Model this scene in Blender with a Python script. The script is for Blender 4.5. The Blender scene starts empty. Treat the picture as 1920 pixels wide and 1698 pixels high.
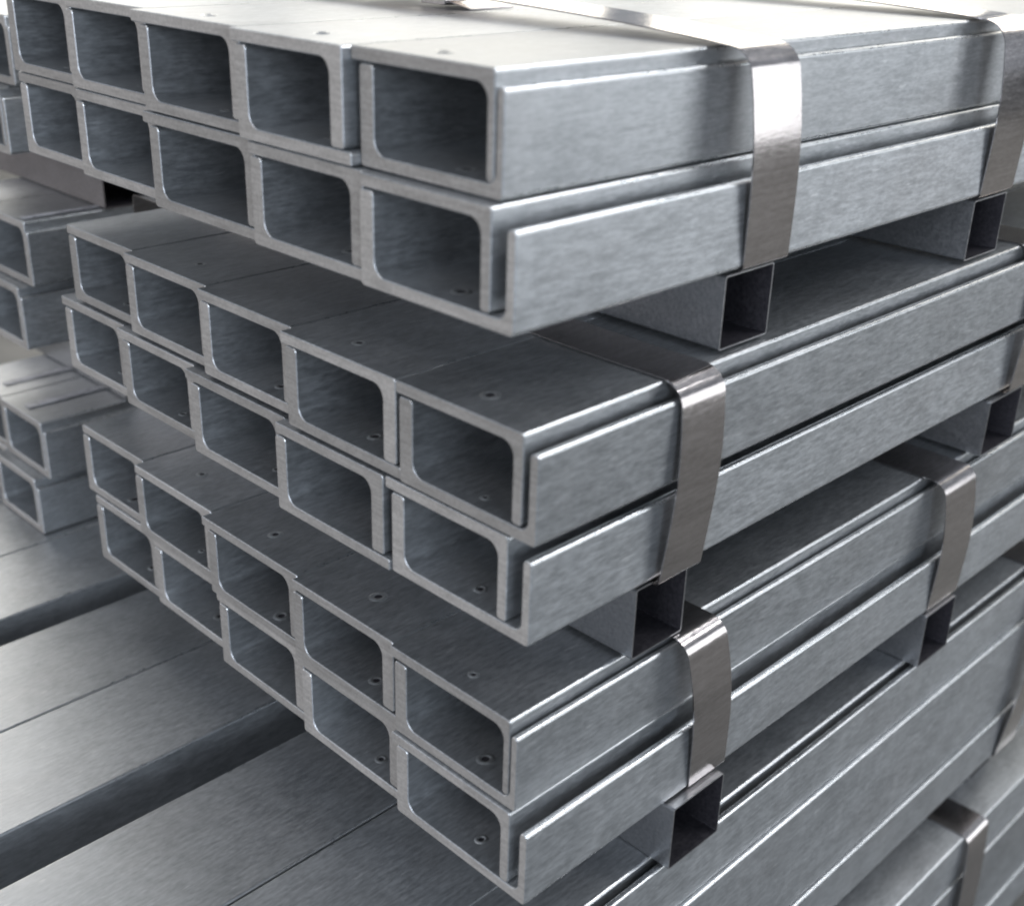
import bpy, math, random
from mathutils import Matrix, Vector

random.seed(7)
scene = bpy.context.scene
COL = scene.collection

# ------------------------------------------------------------------ camera
cam_data = bpy.data.cameras.new('camera')
cam = bpy.data.objects.new('camera', cam_data)
COL.objects.link(cam)
cam.matrix_world = Matrix(((0.7072, -0.3106, 0.6352, 0.5243),
                           (0.7065, 0.2751, -0.6521, -0.5398),
                           (0.0278, 0.9099, 0.4139, 0.0813),
                           (0, 0, 0, 1)))
cam_data.sensor_width = 36
cam_data.lens = 36 * 2307.4 / 1920
cam_data.clip_start = 0.02
cam_data.clip_end = 200
cam_data.dof.use_dof = True
cam_data.dof.focus_distance = 1.08
cam_data.dof.aperture_fstop = 4.6
scene.camera = cam

# ------------------------------------------------------------------ light of the hall
world = bpy.data.worlds.new('World')
scene.world = world
world.use_nodes = True
bg = world.node_tree.nodes['Background']
bg.inputs[0].default_value = (0.78, 0.87, 1.0, 1)
bg.inputs[1].default_value = 0.33


def area(name, loc, target, sx, sy, power, col):
    d = bpy.data.lights.new(name, 'AREA')
    d.shape = 'RECTANGLE'
    d.size, d.size_y = sx, sy
    d.energy = power
    d.color = col
    o = bpy.data.objects.new(name, d)
    COL.objects.link(o)
    o.location = loc
    v = Vector(target) - Vector(loc)
    o.rotation_euler = v.to_track_quat('-Z', 'Y').to_euler()
    return o


# tall windows of the hall, beyond the stack
for wx, wy, pw in ((-9.6, 1.4, 80), (-8.3, 3.8, 80), (-6.6, 6.0, 88), (-4.6, 7.9, 105), (-2.2, 9.2, 135), (0.4, 9.9, 155)):
    area('window_light', (wx, wy, 2.4), (0, 0, 2.4), 2.35, 4.6, pw, (1.0, 0.94, 0.82))
# roof lights: one wide pane at the left, two narrow strips at the right
area('overhead_light', (-6.2, 1.4, 3.9), (0, 0, -.3), 3.0, 2.2, 70, (1.0, 0.96, 0.90))
area('roof_strip_light', (0.9, 4.1, 4.3), (0, 0.3, 0), 3.4, 0.35, 95, (0.97, 0.98, 1.0))
area('roof_strip_light', (3.2, 4.1, 3.7), (0, 0.3, 0), 2.4, 0.35, 80, (0.97, 0.98, 1.0))
# the big side door on the right, then fill lamps added around the camera
area('side_door_light', (6.2, 6.0, 0.5), (0, 0.3, 0.3), 5.0, 3.6, 140, (0.94, 0.97, 1.0))
area('overhead_light', (-0.9, -3.6, 4.4), (-0.3, 0, -0.3), 3.0, 1.6, 35, (1.0, 0.95, 0.93))  # added overhead fill for the sawn ends, no skylight known there
area('fill_light', (-6.0, -3.4, 1.2), (-0.2, 0, -0.2), 2.8, 2.6, 45, (1.0, 0.94, 0.90))  # unseen fill added from front left to brighten the sawn ends
area('fill_light', (1.6, -7.0, 1.1), (-0.2, 0, -0.3), 3.4, 2.8, 240, (0.82, 0.89, 1.0))  # unseen bluish fill added to lift the dark cell interiors
area('fill_light', (7.0, -2.7, 1.4), (-0.3, 0.1, -0.2), 3.0, 2.6, 210, (0.76, 0.87, 1.0))  # unseen bluish fill added for the left inner walls of the cells

scene.view_settings.view_transform = 'Standard'
scene.view_settings.look = 'None'
scene.view_settings.exposure = 0
scene.view_settings.gamma = 1
scene.render.engine = 'CYCLES'
scene.cycles.max_bounces = 5
scene.cycles.diffuse_bounces = 3
scene.cycles.glossy_bounces = 4
scene.cycles.caustics_reflective = False
scene.cycles.filter_width = 2.1


# ------------------------------------------------------------------ materials
def nt(name):
    m = bpy.data.materials.new(name)
    m.use_nodes = True
    n = m.node_tree
    return m, n, n.nodes['Principled BSDF']


def ramp(n, fac, stops):
    r = n.nodes.new('ShaderNodeValToRGB')
    while len(r.color_ramp.elements) < len(stops):
        r.color_ramp.elements.new(0.5)
    for e, (p, c) in zip(r.color_ramp.elements, stops):
        e.position = p
        e.color = (*c, 1) if len(c) == 3 else c
    n.links.new(fac, r.inputs[0])
    return r.outputs[0]


def noise(n, vec, scale, detail=2, rough=0.55, stretch=(1, 1, 1)):
    mp = n.nodes.new('ShaderNodeMapping')
    mp.inputs['Scale'].default_value = stretch
    n.links.new(vec, mp.inputs['Vector'])
    t = n.nodes.new('ShaderNodeTexNoise')
    t.inputs['Scale'].default_value = scale
    t.inputs['Detail'].default_value = detail
    t.inputs['Roughness'].default_value = rough
    n.links.new(mp.outputs[0], t.inputs['Vector'])
    return t.outputs['Fac']


def mathn(n, op, a, b):
    m = n.nodes.new('ShaderNodeMath')
    m.operation = op
    for i, v in enumerate((a, b)):
        if isinstance(v, (int, float)):
            m.inputs[i].default_value = v
        else:
            n.links.new(v, m.inputs[i])
    return m.outputs[0]


def metal(name, dark, light, metallic, r0, r1, scratch=0.25, wave=0.25, ystretch=0.05, fleck=0.0, saw=None, vari=0.2):
    m, n, b = nt(name)
    tc = n.nodes.new('ShaderNodeTexCoord')
    oi = n.nodes.new('ShaderNodeObjectInfo')
    # every bar gets its own place in the noise
    off = n.nodes.new('ShaderNodeVectorMath')
    off.operation = 'ADD'
    cmb = n.nodes.new('ShaderNodeCombineXYZ')
    rr = mathn(n, 'MULTIPLY', oi.outputs['Random'], 37.0)
    n.links.new(rr, cmb.inputs[0])
    n.links.new(rr, cmb.inputs[1])
    n.links.new(tc.outputs['Object'], off.inputs[0])
    n.links.new(cmb.outputs[0], off.inputs[1])
    v = off.outputs[0]
    streak = noise(n, v, 260, 2, 0.6, (1, ystretch, 1) if saw is None else saw)
    blotch = noise(n, v, 24, 3, 0.6, (1, 0.5, 1))
    spangle = noise(n, v, 380, 2, 0.65, (1, 0.28, 1))
    mix = mathn(n, 'ADD', mathn(n, 'MULTIPLY', blotch, 0.22), mathn(n, 'ADD', mathn(n, 'MULTIPLY', spangle, 0.40), mathn(n, 'MULTIPLY', streak, 0.38)))
    c = ramp(n, mix, ((0.39, dark), (0.61, light)))
    if fleck:
        fl = ramp(n, noise(n, v, 150, 2, 0.7, (1, 0.22, 1)), ((0.66, (0, 0, 0)), (0.74, (1, 1, 1))))
        dr = ramp(n, noise(n, v, 42, 2, 0.6, (1, 1, 0.12)), ((0.52, (0, 0, 0)), (0.75, (1, 1, 1))))
        mk = mathn(n, 'ADD', mathn(n, 'MULTIPLY', fl, 0.45), mathn(n, 'MULTIPLY', dr, fleck))
        st = n.nodes.new('ShaderNodeMix')
        st.data_type = 'RGBA'
        n.links.new(mk, st.inputs[0])
        n.links.new(c, st.inputs[6])
        st.inputs[7].default_value = (0.78, 0.79, 0.80, 1)
        c = st.outputs[2]
        # dull brownish handling stains
        sm = ramp(n, noise(n, v, 7, 4, 0.65, (1, 0.7, 1)), ((0.50, (0, 0, 0)), (0.72, (1, 1, 1))))
        st2 = n.nodes.new('ShaderNodeMix')
        st2.data_type = 'RGBA'
        n.links.new(mathn(n, 'MULTIPLY', sm, 0.16), st2.inputs[0])
        n.links.new(c, st2.inputs[6])
        st2.inputs[7].default_value = (0.34, 0.315, 0.31, 1)
        c = st2.outputs[2]
    hs = n.nodes.new('ShaderNodeHueSaturation')
    n.links.new(c, hs.inputs['Color'])
    n.links.new(mathn(n, 'ADD', 1.0 - vari / 2, mathn(n, 'MULTIPLY', oi.outputs['Random'], vari)), hs.inputs['Value'])
    n.links.new(hs.outputs[0], b.inputs['Base Color'])
    b.inputs['Metallic'].default_value = metallic
    rg = mathn(n, 'ADD', r0 - (r1 - r0) * 0.5, mathn(n, 'MULTIPLY', mix, (r1 - r0) * 2))
    n.links.new(rg, b.inputs['Roughness'])
    if wave:
        b1 = n.nodes.new('ShaderNodeBump')
        b1.inputs['Strength'].default_value = wave
        b1.inputs['Distance'].default_value = 0.004
        n.links.new(noise(n, v, 11, 1, 0.4, (1, 0.5, 1)), b1.inputs['Height'])
    b2 = n.nodes.new('ShaderNodeBump')
    b2.inputs['Strength'].default_value = scratch
    b2.inputs['Distance'].default_value = 0.0004
    n.links.new(spangle if saw is None else streak, b2.inputs['Height'])
    if wave:
        n.links.new(b1.outputs[0], b2.inputs['Normal'])
    n.links.new(b2.outputs[0], b.inputs['Normal'])
    return m


GALV = metal('galvanised_steel', (0.393, 0.409, 0.424), (0.575, 0.592, 0.610), 0.82, 0.33, 0.53, 0.24, 0.26, 0.14, fleck=0.15, vari=0.30)
EDGE = metal('rolled_bright_edge', (0.52, 0.54, 0.55), (0.66, 0.67, 0.68), 0.85, 0.18, 0.42, 0.5, 0.0)
CUT = metal('sawn_steel_end', (0.305, 0.280, 0.256), (0.45, 0.415, 0.382), 0.12, 0.42, 0.7, 0.5, 0.0, 1.0, saw=(0.10, 1, 1.4), vari=0.35)
STRAP = metal('steel_strapping', (0.45, 0.418, 0.41), (0.59, 0.555, 0.55), 0.97, 0.10, 0.22, 0.15, 0.20)
TUBE = metal('thin_galvanised_tube', (0.36, 0.365, 0.38), (0.48, 0.48, 0.49), 0.9, 0.24, 0.42, 0.15, 0.2)
SPOT = metal('weld_spot_zinc', (0.42, 0.435, 0.44), (0.62, 0.63, 0.635), 0.75, 0.25, 0.45, 0.3, 0.2, 1.0)

RUST = metal('rust_brown_tube', (0.17, 0.15, 0.145), (0.28, 0.25, 0.24), 0.3, 0.4, 0.65, 0.3, 0.1)
BORE = metal('painted_bore_shade', (0.030, 0.028, 0.034), (0.060, 0.056, 0.064), 0.3, 0.35, 0.55, 0.2, 0.1, 1.0)  # near-black colour painted as shade inside open tubes and holes

mc, n_, b_ = nt('concrete_floor')
tc_ = n_.nodes.new('ShaderNodeTexCoord')
n_.links.new(ramp(n_, noise(n_, tc_.outputs['Object'], 3, 8, 0.65), ((0.3, (0.10, 0.10, 0.095)), (0.7, (0.2, 0.195, 0.185)))), b_.inputs['Base Color'])
b_.inputs['Roughness'].default_value = 0.85


# ------------------------------------------------------------------ helpers
def fillet(pts):
    """polygon [(x, z, radius)] -> list of (x, z) with rounded corners"""
    out = []
    n = len(pts)
    for i, (x, z, r) in enumerate(pts):
        p = Vector((x, z))
        a = Vector(pts[i - 1][:2]) - p
        c = Vector(pts[(i + 1) % n][:2]) - p
        if r <= 0:
            out.append((x, z))
            continue
        la, lc = a.length, c.length
        a.normalize()
        c.normalize()
        ang = a.angle(c)
        d = min(r / math.tan(ang / 2), la * 0.49, lc * 0.49)
        rr = d * math.tan(ang / 2)
        bis = (a + c).normalized()
        cen = p + bis * (rr / math.sin(ang / 2))
        s = p + a * d - cen
        e = p + c * d - cen
        a0 = math.atan2(s.y, s.x)
        a1 = math.atan2(e.y, e.x)
        da = (a1 - a0 + math.pi) % (2 * math.pi) - math.pi
        k = 6 if r > 0.006 else 4
        for j in range(k + 1):
            t = a0 + da * j / k
            out.append((cen.x + rr * math.cos(t), cen.y + rr * math.sin(t)))
    return out


def inset(poly, d):
    n = len(poly)
    area2 = sum(poly[i][0] * poly[(i + 1) % n][1] - poly[(i + 1) % n][0] * poly[i][1] for i in range(n))
    s = 1 if area2 > 0 else -1
    out = []
    for i in range(n):
        p = Vector(poly[i])
        a = (p - Vector(poly[i - 1]))
        b = (Vector(poly[(i + 1) % n]) - p)
        na = Vector((-a.y, a.x)).normalized() * s
        nb = Vector((-b.y, b.x)).normalized() * s
        m = (na + nb)
        if m.length < 1e-6:
            m = na
        m.normalize()
        out.append(tuple(p + m * d))
    return out


def bar_mesh(name, poly, length, cham=0.0007, mats=None):
    """profile in x-z, drawn out along y with a lightly broken edge at both sawn ends"""
    mats = mats or (GALV, CUT, EDGE)
    n = len(poly)
    ins = inset(poly, cham)
    verts, faces, mi = [], [], []
    mid = [length * u for u in (.08, .18, .3, .45, .62, .8)] if length > 1 else []
    rings = [(0, ins), (cham, poly)] + [(y, poly) for y in mid] + [(length - cham, poly), (length, ins)]
    ph, am, bm_ = random.uniform(0, 6.28), random.uniform(-.0007, .0007), random.uniform(-.0003, .0003)
    for y, pl in rings:
        bx = am * (math.sin(5 * y + ph) - math.sin(ph)) if mid else 0
        bz = bm_ * (math.sin(4 * y + ph) - math.sin(ph)) if mid else 0
        verts += [(x + bx, y, z + bz) for x, z in pl]
    nr = len(rings)
    ar = sum(poly[i][0] * poly[(i + 1) % n][1] - poly[(i + 1) % n][0] * poly[i][1] for i in range(n))
    ccw = ar > 0
    for r in range(nr - 1):
        for i in range(n):
            j = (i + 1) % n
            f = (r * n + i, r * n + j, (r + 1) * n + j, (r + 1) * n + i)
            faces.append(f if ccw else f[::-1])
            seg = (Vector(poly[i]) - Vector(poly[j])).length
            mi.append(2 if seg < .0018 and len(mats) > 2 else 0)
    f0 = tuple(range(n))
    f1 = tuple(range((nr - 1) * n, nr * n))
    faces.append(f0[::-1] if ccw else f0)
    faces.append(f1 if ccw else f1[::-1])
    mi += [1, 1]
    me = bpy.data.meshes.new(name)
    me.from_pydata(verts, [], faces)
    for m in mats:
        me.materials.append(m)
    me.polygons.foreach_set('material_index', mi)
    me.polygons.foreach_set('use_smooth', [True] * len(faces))
    me.update()
    import bmesh
    bm = bmesh.new()
    bm.from_mesh(me)
    bmesh.ops.recalc_face_normals(bm, faces=bm.faces)
    bm.to_mesh(me)
    bm.free()
    me.set_sharp_from_angle(angle=math.radians(32))
    return me


def thing(name, me, loc, label, cat, group=None, parent=None, kind=None):
    o = bpy.data.objects.new(name, me)
    COL.objects.link(o)
    o.location = loc
    if name in ('steel_angle', 'steel_channel', 'tube_spacer', 'end_cap', 'seal'):
        wn = o.modifiers.new('flat_faces', 'WEIGHTED_NORMAL')
        wn.keep_sharp = True
        wn.weight = 100
    if label:
        o['label'] = label
    if cat:
        o['category'] = cat
    if group:
        o['group'] = group
    if kind:
        o['kind'] = kind
    if parent:
        o.parent = parent
    return o


def lathe(name, prof, seg, mat):
    verts, faces = [], []
    for r, z in prof:
        for i in range(seg):
            a = 2 * math.pi * i / seg
            verts.append((r * math.cos(a), r * math.sin(a), z))
    for k in range(len(prof) - 1):
        for i in range(seg):
            j = (i + 1) % seg
            faces.append((k * seg + i, k * seg + j, (k + 1) * seg + j, (k + 1) * seg + i))
    faces.append(tuple((len(prof) - 1) * seg + i for i in range(seg)))
    me = bpy.data.meshes.new(name)
    me.from_pydata(verts, [], faces)
    me.materials.append(mat)
    me.polygons.foreach_set('use_smooth', [True] * len(faces))
    me.update()
    return me


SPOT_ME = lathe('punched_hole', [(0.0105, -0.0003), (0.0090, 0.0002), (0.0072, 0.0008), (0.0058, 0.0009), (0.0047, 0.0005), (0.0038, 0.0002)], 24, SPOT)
SPOT_ME.materials.append(BORE)  # dark centre disc painted as the shade down the hole
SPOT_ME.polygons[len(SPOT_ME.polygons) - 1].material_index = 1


def punched_hole(loc, parent):
    if random.random() < .22:
        return
    o = thing('punched_hole', SPOT_ME, loc, None, None, parent=parent)
    k = random.uniform(.42, .85)
    o.scale = (k, k * random.uniform(.9, 1.25), random.uniform(.6, 1.1))
    o.rotation_euler = (0, 0, random.uniform(-.5, .5))


T = 0.0093       # plate thickness
HIN = 0.06       # clear height of a cell


def upper_angle(xl, xr, zin, tl=0.0085, hin=HIN):
    zt = zin + hin + T
    return fillet([(xl, zt, .0012), (xr, zt, .0028), (xr, zin + .001, .003), (xr - tl, zin + .001, .003),
                   (xr - tl, zt - T, .011), (xl, zt - T, .002)])


def lower_angle(xl, xr, zin, tl=0.0085, hin=HIN):
    return fillet([(xl, zin - T, .003), (xr, zin - T, .0012), (xr, zin, .002), (xl + tl, zin, .011),
                   (xl + tl, zin + hin - .0014, .0035), (xl, zin + hin - .0014, .003)])


def lower_channel(xl, xr, zin, tl=0.0085, tr=0.0075, hin=HIN, tip=0.0016):
    return fillet([(xl, zin - T, .003), (xr, zin - T, .0035), (xr, zin + hin - tip, .0030), (xr - tr, zin + hin - tip, .0042),
                   (xr - tr, zin, .008), (xl + tl, zin, .011), (xl + tl, zin + hin - .0014, .0035), (xl, zin + hin - .0014, .003)])


PLACE = ['leftmost cell', 'second cell from the left', 'middle cell', 'second cell from the right', 'rightmost cell']


def make_row(zin, cells, gaps, length, row_word, bundle_word, group, places=PLACE, P=0.1434, tl=0.0145, tend=0.0078,
             hin=HIN, spots=True, last_channel=True, first=0.0):
    """cells: [(x of the inner face of the right leg, front y)], gaps: free space right of each cell's leg"""
    xs = [cells[0][0] - P + first] + [c[0] for c in cells]
    gl = [gaps[0]] + list(gaps)
    outer = None
    nlast = len(cells)
    for k in range(1, nlast + 1):
        x0, x1 = xs[k - 1], xs[k]
        y = cells[k - 1][1]
        where = '%s, %s of the %s' % (places[k - 1], row_word, bundle_word)
        tr_ = (tend if gaps[-1] < .004 else .0095) if (k == nlast and last_channel) else tl
        # upper angle: roof plate and right leg
        me = bar_mesh('steel_angle', [(px - x1, pz - zin) for px, pz in upper_angle(x0 + tl + .0008, x1 + tr_, zin, tr_, hin)], length)
        o = thing('steel_angle', me, (x1, y, zin), 'galvanised angle roofing the ' + where, 'steel angle', group)
        o.rotation_euler = (0, 0, math.radians(random.uniform(-.05, .05)))
        if spots:
            punched_hole((-(x1 - x0) / 2 + tl + random.uniform(-.010, .010), 0.028 + random.uniform(-.008, .012), hin + T), o)
        # lower angle: floor plate and left leg; the last one closes the bundle with a second leg
        xl = x0 + tl + gl[k - 1]
        y2 = y + random.uniform(-.0012, .0012)
        if k == nlast and last_channel:
            xr = x1 + tr_ + gaps[k - 1] + tend
            outer = xr
            pl = lower_channel(xl, xr, zin, tl, tend, hin)
            nm, lab, ct = 'steel_channel', 'galvanised channel under and closing the ' + where, 'steel channel'
        else:
            xr = x1 + tl + gl[k] - .0008
            pl = lower_angle(xl, xr, zin, tl, hin)
            nm, lab, ct = 'steel_angle', 'galvanised angle under the ' + where, 'steel angle'
        me = bar_mesh(nm, [(px - x1, pz - zin) for px, pz in pl], length)
        o = thing(nm, me, (x1, y2, zin), lab, ct, group)
        if spots:
            punched_hole((-0.036 + random.uniform(-.006, .006), 0.020 + random.uniform(-.006, .006), 0), o)
    return outer


def strap(x0, x1, z0, z1, y0, w, label, group, R1=0.015, R0=0.0045, bulge=0.0, skew=0.0, seal=None, side_bow=0.0065):
    """flat band looped round a bundle; skew leans it along y on its way down"""
    th = 0.0012
    base = fillet([(x0, z0, R0), (x1, z0, R0), (x1, z1, R1), (x0, z1, R0)])
    # subdivide the long runs so that slack can be shaped
    poly = []
    n = len(base)
    for i in range(n):
        a, b = Vector(base[i]), Vector(base[(i + 1) % n])
        k = max(1, int((b - a).length / 0.02))
        for j in range(k):
            poly.append(tuple(a + (b - a) * j / k))
    out = []
    for x, z in poly:
        if z > z1 - .0005:
            u = (x - x0) / (x1 - x0)
            z += bulge * max(0.0, math.sin(math.pi * min(1, max(0, (u - .02) / .96)))) ** 0.8
        if x > x1 - R1 - .0005 and z < z1 - .0004:
            u = min(1, max(0, (z - z0) / (z1 - z0)))
            x += side_bow * math.sin(math.pi * u ** 1.15)
        out.append((x, z))
    poly = out
    n = len(poly)
    inn = inset(poly, th)
    verts, faces = [], []
    for pl in (poly, inn):
        for side in (0, 1):
            for x, z in pl:
                wob = 0.0006 * math.sin(x * 40 + z * 25)
                verts.append((x, y0 + side * w + skew * (z1 - z) / (z1 - z0) + wob, z))
    for i in range(n):
        j = (i + 1) % n
        faces.append((i, j, n + j, n + i))
        faces.append((2 * n + i, 3 * n + i, 3 * n + j, 2 * n + j))
        faces.append((i, 2 * n + i, 2 * n + j, j))
        faces.append((n + i, n + j, 3 * n + j, 3 * n + i))
    cx, cy, cz = (x0 + x1) / 2, y0, z0
    me = bpy.data.meshes.new('steel_strap')
    me.from_pydata([(a - cx, b - cy, c - cz) for a, b, c in verts], [], faces)
    me.materials.append(STRAP)
    me.polygons.foreach_set('use_smooth', [True] * len(faces))
    me.update()
    import bmesh
    bm = bmesh.new()
    bm.from_mesh(me)
    bmesh.ops.recalc_face_normals(bm, faces=bm.faces)
    bm.to_mesh(me)
    bm.free()
    me.set_sharp_from_angle(angle=math.radians(40))
    o = thing('steel_strap', me, (cx, cy, cz), label, 'strap', group)
    if seal is not None:
        # crimped seal folded round the band
        u = (seal - x0) / (x1 - x0)
        zz = z1 + bulge * math.sin(math.pi * u) ** 0.8
        pl = fillet([(-.024, -.003, .001), (.024, -.003, .001), (.024, .003, .002), (.010, .0042, .002), (.004, .003, .001), (-.006, .003, .001), (-.012, .0042, .002), (-.024, .003, .002)])
        sm = bar_mesh('seal', pl, w + .008, .0006, (STRAP, STRAP))
        thing('seal', sm, (seal - cx, -.004, zz - cz), None, None, parent=o)
        # loose tail of the band lying on the plates, with its clip
        xs_ = [-.30 - .012 * i for i in range(14)]
        zs_ = [.0006 + .0035 * math.sin(i * .55) ** 2 + .0006 * i for i in range(14)]
        tp = [(a, z_) for a, z_ in zip(xs_, zs_)] + [(a, z_ + .0012) for a, z_ in list(zip(xs_, zs_))[::-1]]
        tm = bar_mesh('strap_tail', [(a - cx, z_ + z1 - .0020 - cz) for a, z_ in tp], w * .9, .0003, (STRAP, STRAP))
        tl_ = thing('strap_tail', tm, (0, .034, 0), None, None, parent=o)
        pl = fillet([(-.016, -.0012, .001), (.016, -.0012, .001), (.016, .0050, .002), (.006, .0064, .002), (-.006, .0050, .001), (-.016, .0064, .002)])
        cm_ = bar_mesh('clip', pl, w * .9 + .006, .0005, (STRAP, STRAP))
        thing('clip', cm_, (-.345 - cx, -.003, z1 + .0015 - cz), None, None, parent=tl_)
    return o


def spacer(xl, xr, y0, y1, z0, z1, label, group='tube spacers between the bundles'):
    """thin-walled square tube lying along x, open at the end"""
    t = 0.0013
    L = xr - xl
    w, h = y1 - y0, z1 - z0
    ou = fillet([(0, 0, .0025), (w, 0, .0025), (w, h, .0025), (0, h, .0025)])
    inn = fillet([(t, t, .0015), (w - t, t, .0015), (w - t, h - t, .0015), (t, h - t, .0015)])
    n = len(ou)
    verts = [(0, y, z) for y, z in ou] + [(L, y, z) for y, z in ou] + [(0, y, z) for y, z in inn] + [(L, y, z) for y, z in inn]
    faces, mi = [], []
    for i in range(n):
        j = (i + 1) % n
        faces += [(i, j, n + j, n + i), (2 * n + i, 3 * n + i, 3 * n + j, 2 * n + j), (n + i, n + j, 3 * n + j, 3 * n + i), (i, 2 * n + i, 2 * n + j, j)]
    me = bpy.data.meshes.new('tube_spacer')
    me.from_pydata(verts, [], faces)
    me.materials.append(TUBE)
    me.materials.append(BORE)  # inner walls carry the shade of the open end as colour
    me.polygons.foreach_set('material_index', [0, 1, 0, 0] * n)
    me.polygons.foreach_set('use_smooth', [True] * len(faces))
    me.update()
    import bmesh
    bm = bmesh.new()
    bm.from_mesh(me)
    bmesh.ops.recalc_face_normals(bm, faces=bm.faces)
    bm.to_mesh(me)
    bm.free()
    me.set_sharp_from_angle(angle=math.radians(35))
    o = thing('tube_spacer', me, (xl, y0, z0), label, 'spacer', group)
    return o


# ------------------------------------------------------------------ floor
fm = bpy.data.meshes.new('floor')
fm.from_pydata([(-30, -30, 0), (30, -30, 0), (30, 30, 0), (-30, 30, 0)], [], [(0, 1, 2, 3)])
fm.materials.append(mc)
thing('floor', fm, (0, 0, -1.44), None, None, kind='structure')

# ------------------------------------------------------------------ main stack, six rows in three bundles
ROWS = [
    (-0.0823, [(-0.5961, 0.0100), (-0.4567, 0.0044), (-0.3004, -0.0089), (-0.1678, -0.0173), (-0.0215, -0.0100)]),
    (-0.1621, [(-0.5948, 0.0120), (-0.4521, 0.0045), (-0.2883, -0.0091), (-0.1505, -0.0155), (-0.0158, -0.0192)]),
    (-0.3069, [(-0.5476, 0.0199), (-0.4052, 0.0107), (-0.2666, 0.0010), (-0.1247, -0.0105), (0.0102, -0.0109)]),
    (-0.3889, [(-0.5769, 0.0185), (-0.4350, 0.0100), (-0.2800, -0.0002), (-0.1407, -0.0106), (-0.0036, -0.0090)]),
    (-0.5382, [(-0.5755, 0.0229), (-0.4303, 0.0123), (-0.2756, 0.0011), (-0.1379, -0.0051), (0.0074, -0.0091)]),
    (-0.6176, [(-0.5575, 0.0200), (-0.4188, 0.0153), (-0.2766, 0.0037), (-0.1330, -0.0030), (0.0105, -0.0127)]),
]
GAPS = [
    [.001, .010, .005, .008, .0008],
    [.001, .011, .002, .001, .0140],
    [.001, .002, .006, .005, .0065],
    [.006, .010, .001, .008, .0150],
    [.001, .010, .002, .007, .0020],
    [.001, .005, .008, .006, .0105],
]
BUNDLE = ['top bundle', 'middle bundle', 'third bundle down']
GROUPS = ['steel sections of the top bundle', 'steel sections of the middle bundle', 'steel sections of the third bundle down']
OUT = []
for r, (zin, cells) in enumerate(ROWS):
    OUT.append(make_row(zin, cells, GAPS[r], 1.7, 'upper row' if r % 2 == 0 else 'lower row', BUNDLE[r // 2], GROUPS[r // 2],
                        tend=0.0066 if r in (0, 4) else 0.0080, first=0.012))

ZT = [ROWS[0][0] + HIN + T, ROWS[2][0] + HIN + T, ROWS[4][0] + HIN + T]
ZB = [ROWS[1][0] - T, ROWS[3][0] - T, ROWS[5][0] - T]
XO = [max(OUT[0], OUT[1]), max(OUT[2], OUT[3]), max(OUT[4], OUT[5])]
Z4 = -0.698

SG = 'steel straps round the bundles'
strap(-0.755, XO[0] + .0018, ZB[0] - .0022, ZT[0] + .0020, 0.203, 0.060, 'steel strap nearest the sawn ends of the top bundle', SG, R1=.016, bulge=.0150, skew=.020, seal=-.33)
strap(-0.755, XO[0] + .0018, ZB[0] - .0022, ZT[0] + .0020, 0.598, 0.070, 'far steel strap of the top bundle at the right edge', SG, R1=.020, bulge=.0120, skew=.012)
strap(-0.735, XO[1] + .0018, ZB[1] - .0022, ZT[1] + .0020, 0.134, 0.052, 'steel strap nearest the sawn ends of the middle bundle', SG, R1=.018, skew=-.006)
strap(-0.735, XO[1] + .0018, ZB[1] - .0022, ZT[1] + .0020, 0.728, 0.065, 'far steel strap of the middle bundle at the right edge', SG, R1=.018, skew=.004)
strap(-0.735, XO[2] + .0018, ZB[2] - .0022, ZT[2] + .0020, 0.166, 0.053, 'steel strap nearest the sawn ends of the third bundle down', SG, R1=.015, skew=.026)
strap(-0.735, XO[2] + .0018, ZB[2] - .0022, ZT[2] + .0020, 0.606, 0.068, 'far steel strap of the third bundle down', SG, R1=.015, skew=.014)

spacer(-0.74, 0.0125, 0.209, 0.273, ZT[1] + .0034, ZB[0] - .0036, 'nearer square tube between the top and middle bundles')
spacer(-0.74, 0.0145, 0.608, 0.677, ZT[1] + .0034, ZB[0] - .0036, 'far square tube between the top and middle bundles')
spacer(-0.74, 0.0260, 0.113, 0.177, ZT[2] + .0034, ZB[1] - .0036, 'nearer square tube between the middle and third bundles')
spacer(-0.74, 0.0325, 0.698, 0.777, ZT[2] + .0034, ZB[1] - .0036, 'far square tube between the middle and third bundles')
spacer(-0.74, 0.0470, 0.163, 0.2355, Z4 + .0004, ZB[2] - .0036, 'nearer square tube under the third bundle, resting on long plates')
spacer(-0.74, 0.0430, 0.616, 0.685, Z4 + .0004, ZB[2] - .0036, 'far square tube under the third bundle, resting on long plates')

# ------------------------------------------------------------------ long bars lying under the stack
LG = 'long channels under the stack'


def inverted(xl, xr, zt, depth, t=.0072, tl=.0072):
    return fillet([(xl, zt, .0025), (xr, zt, .0025), (xr, zt - depth, .002), (xr - tl, zt - depth, .002), (xr - tl, zt - t, .007), (xl + tl, zt - t, .007), (xl + tl, zt - depth, .002), (xl, zt - depth, .002)])


def long_bar(xl, xr, zt, depth, y0, y1, label, name='steel_channel', cat='steel channel', group=LG, poly=None):
    pl = poly or inverted(xl, xr, zt, depth)
    me = bar_mesh(name, [(a - xl, b - zt) for a, b in pl], y1 - y0)
    return thing(name, me, (xl, y0, zt), label, cat, group)


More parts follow.
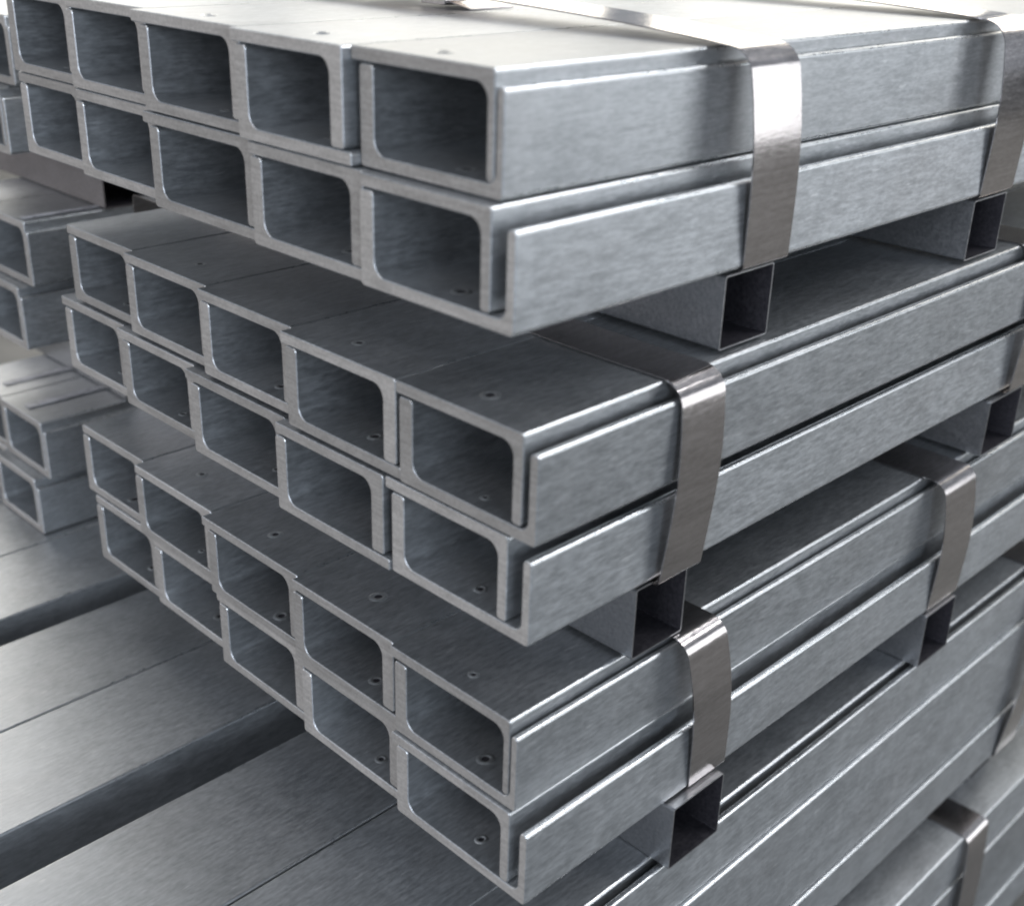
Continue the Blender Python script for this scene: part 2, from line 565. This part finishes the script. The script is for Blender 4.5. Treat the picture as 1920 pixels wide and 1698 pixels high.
PLATES = [(-1.170, -1.0225, 'long channel at far left edge, farthest left on the lower layer'),
          (-1.0215, -0.8780, 'long channel beside the left bundles, just left of the first seam'),
          (-0.8770, -0.7360, 'long channel left of the first dark groove in the lower layer'),
          (-0.6850, -0.5360, 'long channel right of the first dark groove in the lower layer'),
          (-0.5350, -0.3930, 'long channel left of the second dark groove in the lower layer'),
          (-0.3300, -0.1845, 'long channel right of the second dark groove in the lower layer'),
          (-0.1835, -0.0430, 'long channel below the sawn ends at the bottom edge')]
for xl, xr, lab in PLATES:
    long_bar(xl, xr, Z4, 0.0695, -0.62, 1.5, lab)
# right edge of that layer: narrow roof angle and the channel that closes it
xl, xr = -0.0420, 0.0260
long_bar(xl, xr, Z4, 0.07, -0.62, 1.5, 'narrow long angle under the third bundle, nearest the right side', 'steel_angle', 'steel angle',
         poly=fillet([(xl, Z4, .0012), (xr, Z4, .003), (xr, Z4 - .0605, .003), (xr - .008, Z4 - .0605, .003), (xr - .008, Z4 - T, .009), (xl, Z4 - T, .002)]))
xl, xr = -0.0400, 0.0390
long_bar(xl, xr, Z4 - .0765, 0.07, -0.62, 1.5, 'long channel whose upper edge shows as a bright line below the third bundle', 'steel_channel', 'steel channel',
         poly=fillet([(xl, Z4 - .0698, .003), (xr, Z4 - .0698, .003), (xr, Z4 - .0022, .002), (xr - .0075, Z4 - .0022, .004), (xr - .0075, Z4 - .0622, .007), (xl + .007, Z4 - .0622, .008), (xl + .007, Z4 - .0095, .003), (xl, Z4 - .0095, .003)]))
# tall sections below, and the shallow ones below those
ZD = Z4 - .0710
for i, (xl, xr) in enumerate(((-1.15, -.80), (-.798, -.40), (-.398, -.16), (-.158, .043))):
    long_bar(xl, xr, ZD, .1370, -0.60, 1.5, ['tall channel deep in the lower layer at far left', 'tall channel deep in the lower layer under the left plates',
             'tall channel deep in the lower layer under the middle', 'tall channel with the broad side face at lower right'][i])
ZE = ZD - .1390
for i, (xl, xr) in enumerate(((-1.15, -.80), (-.798, -.40), (-.398, -.16), (-.158, .0470))):
    long_bar(xl, xr, ZE, .066, -0.60, 1.5, ['shallow channel lowest of its layer at far left', 'shallow channel lowest of its layer under the left plates',
             'shallow channel lowest of its layer under the middle', 'shallow channel under the broad tall side face at lower right'][i])
ZF = ZE - .066
strap(-1.175, .0500, ZF - .0022, Z4 + .0020, 0.940, 0.058, 'slack steel strap round the long lower layer at right edge', SG, R1=.012, skew=-.03, side_bow=.012)

# bottom bundle on the floor
ZG = ZF - .074
BG = 'channels of the lowest bundle'
for i, (xl, xr) in enumerate(((-.55, -.352), (-.35, -.145), (-.143, .068))):
    long_bar(xl, xr, ZG, .074, -0.2, 1.5, ['upper channel of the lowest bundle, left', 'upper channel of the lowest bundle, middle', 'brushed upper channel of the lowest bundle at bottom right'][i], group=BG)
for j, (lvl, edge) in enumerate((('second', .071), ('third', .067), ('fourth', .070))):
    for i, (xl, xr) in enumerate(((-.55, -.352), (-.35, -.145), (-.143, edge))):
        long_bar(xl, xr, ZG - .0758 * (j + 1), .074, -0.2, 1.5, '%s channel down in the lowest bundle, %s' % (lvl, ['left', 'in between', 'at bottom right corner'][i]), group=BG)
ZH = ZG - .0758 * 3 - .074
strap(-.56, .0750, ZH - .0022, ZG + .0020, 0.815, 0.058, 'shiny steel strap over the lowest bundle at bottom right', SG, R1=.013)
spacer(-.60, 0.018, 0.925, 0.99, ZG + .0034, ZF - .0036, 'square tube on the lowest bundle at bottom right')
spacer(-1.15, -.58, 0.72, 0.79, -1.4385, ZF - .0036, 'tall box prop under the lower layer at left')
spacer(-1.15, -.58, -.40, -.33, -1.4385, ZF - .0036, 'tall box prop under the lower layer near the front')
spacer(-.54, 0.030, 0.72, 0.79, -1.4385, ZH - .0036, 'square tube on the floor under the lowest bundle, far one')
spacer(-.54, 0.030, 0.05, 0.12, -1.4385, ZH - .0036, 'square tube on the floor under the lowest bundle, near one')

# ------------------------------------------------------------------ neighbouring stack at the left edge
NP = ['left cell', 'right cell']


def left_bundle(ztop, rows, word, dy, rowh):
    hin = rowh - 2 * T - .0012
    g = 'steel sections of the stack at the left edge'
    o = None
    for r in range(rows):
        zin = ztop - T - hin - r * rowh
        off = (0.0, -.010)[r % 2]
        o = make_row(zin, [(-1.016 + off, dy + .004), (-0.896 + off, dy - r * .014)], [.002, .0008], 1.4, 'upper row' if r == 0 else 'lower row', word, g,
                     places=NP, P=.118, tl=.0105, tend=.0066, hin=hin, spots=False)
    return o


left_bundle(-.542, 2, 'lower left edge bundle', .060, .0778)
left_bundle(-.288, 2, 'upper left edge bundle', .074, .0795)
left_bundle(-.212 + .1545, 2, 'topmost left edge bundle', .085, .0769)
sp = spacer(-1.30, -.888, .178, .245, -.288 + .0004, -.2125, 'brownish square tube under the topmost left edge bundle')
sp.data.materials[0] = RUST
spacer(-1.30, -.888, .178, .245, -.542 + .0004, -.4475, 'square tube between the two lower left edge bundles')

# pale dashed strips lying on the left stack
ms, ns, bs = nt('pale_strip')
tcs = ns.nodes.new('ShaderNodeTexCoord')
dash = ramp(ns, noise(ns, tcs.outputs['Object'], 160, 2, 0.6, (1.4, 0.35, 1)), ((0.52, (0.62, 0.62, 0.66)), (0.58, (0.20, 0.20, 0.23))))
ns.links.new(dash, bs.inputs['Base Color'])
bs.inputs['Roughness'].default_value = 0.3
for x, y, z, L, w, lab in ((-.905, .080, -.2875, .105, .0055, 'pale strip on top of the upper left edge bundle'),
                           (-.950, .072, -.5415, .150, .0070, 'pale dashed strip on the lower left edge bundle, nearer the right side'),
                           (-1.045, .085, -.5415, .150, .0070, 'pale dashed strip on the lower left edge bundle, at the photo edge')):
    pm = bpy.data.meshes.new('pale_strip')
    h = .0006
    pm.from_pydata([(-w, 0, 0), (w, 0, 0), (w, L, 0), (-w, L, 0), (-w, 0, h), (w, 0, h), (w, L, h), (-w, L, h)], [],
                   [(3, 2, 1, 0), (4, 5, 6, 7), (0, 1, 5, 4), (1, 2, 6, 5), (2, 3, 7, 6), (3, 0, 4, 7)])
    pm.materials.append(ms)
    thing('pale_strip', pm, (x, y, z + .0006), lab, 'strip', 'pale strips on the left edge stack')
